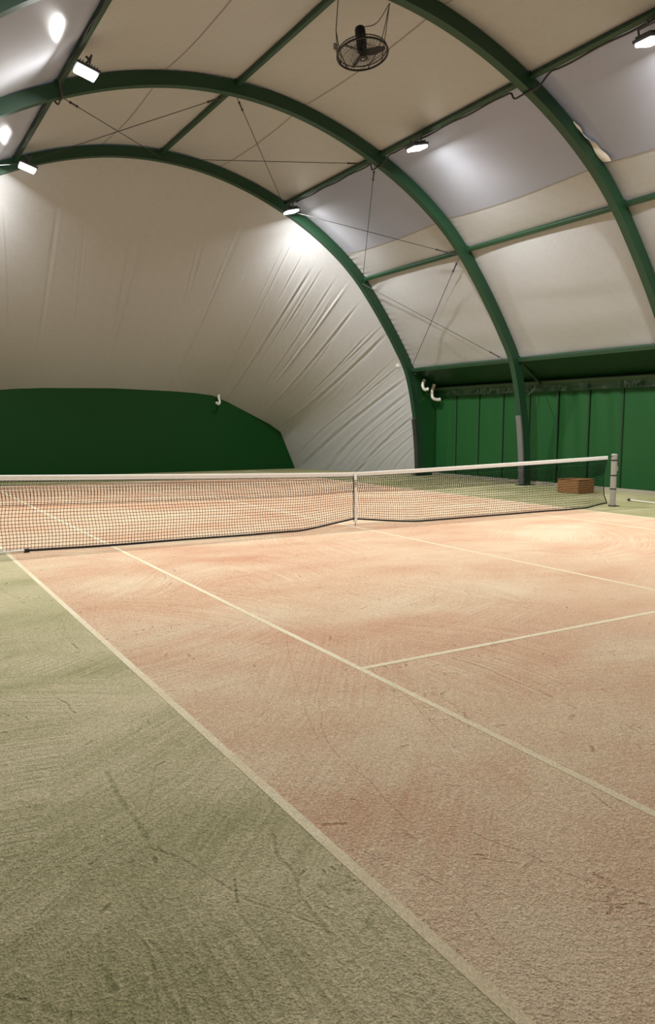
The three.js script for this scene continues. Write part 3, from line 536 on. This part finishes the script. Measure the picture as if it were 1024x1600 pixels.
// ------------------------------------------------------------------ wooden crate by the curtain
{
  const grain = SRGB(speckle(256, (i, j) => { const g = fbm(i / 256 * 4, j / 256 * 60, 3), k = vn(i / 256 * 2, j / 256 * 140); const v = 0.95 + 0.16 * (g - 0.5) + 0.06 * (k - 0.5); return [158 * v, 114 * v, 72 * v]; }));
  const wood = new THREE.MeshStandardMaterial({ map: grain, roughness: 0.75 });
  const t = thing('wooden_box', 'brown wooden box standing by the green curtain behind the net', 'box', [8.51, 0.005, -2.71], 0.1);
  const W = 0.67, D = 0.6, H = 0.33;
  for (const q of [-1, 1]) { mesh('side_board', box(W, H, 0.02, 0, H / 2, q * D / 2, 0.003), wood, t); mesh('side_board', box(0.02, H, D - 0.022, q * (W / 2 - 0.01), H / 2, 0, 0.003), wood, t); }
  mesh('lid', box(W + 0.012, 0.016, D + 0.032, 0, H + 0.012, 0, 0.004), wood, t);
  mesh('bottom', box(W - 0.03, 0.015, D - 0.03, 0, 0.012, 0), wood, t);
}

// ------------------------------------------------------------------ white elbow pipes and the round valve
function elbow(name, pts, r, label) {
  const t = thing(name, label, 'pipe', [0, 0, 0], 0, 'white elbow pipes');
  const n = pts.length; mesh('pipe_body', tube(pts, r, 40, 16), M.pvc, t);
  for (const [a, b] of [[pts[0], pts[1]], [pts[n - 1], pts[n - 2]]]) { const d = b.clone().sub(a).normalize(); mesh('pipe_collar', [rod(a.clone().addScaledVector(d, -0.004), a.clone().addScaledVector(d, 0.05), r * 1.14, 20)], M.pvc, t); }
}
elbow('elbow_pipe', [V(9.18, 3.2, -9.86), V(9.1, 3.08, -9.82), V(9.07, 2.98, -9.78), V(9.12, 2.88, -9.74), V(9.22, 2.9, -9.68)], 0.05, 'shorter white elbow pipe, nearer the far arch in the upper corner');
elbow('elbow_pipe', [V(9.5, 3.05, -9.72), V(9.42, 2.9, -9.7), V(9.38, 2.75, -9.68), V(9.4, 2.6, -9.64), V(9.52, 2.55, -9.58), V(9.62, 2.56, -9.54)], 0.05, 'longer white elbow pipe under the eave beside the green curtain');
elbow('elbow_pipe', [V(4.16, 2.78, -15.5), V(4.15, 2.66, -15.48), V(4.17, 2.56, -15.45), V(4.14, 2.46, -15.42), V(4.05, 2.45, -15.36), V(4.0, 2.5, -15.33)], 0.042, 'small white hook-shaped pipe on the top edge of the dark green end wall');
{
  const t = thing('air_valve', 'small round white valve on the end membrane beside the far arch', 'valve', [8.36, 3.7, -10.22]);
  const n = V(-0.8, -0.25, 0.55).normalize(), q = new THREE.Quaternion().setFromUnitVectors(V(0, 1, 0), n), f = (g) => { g.applyQuaternion(q); return g; };
  const ring = new THREE.TorusGeometry(0.075, 0.022, 12, 32); ring.rotateX(Math.PI / 2); mesh('valve_rim', f(ring), M.pvc, t);
  mesh('valve_plug', f(cyl(0.045, 0.05, 0.05, 0, 0.005, 0, 20)), M.pvc, t); mesh('valve_neck', f(cyl(0.06, 0.075, 0.06, 0, -0.035, 0, 20)), M.pvc, t);
}

renderer.render(scene, camera);
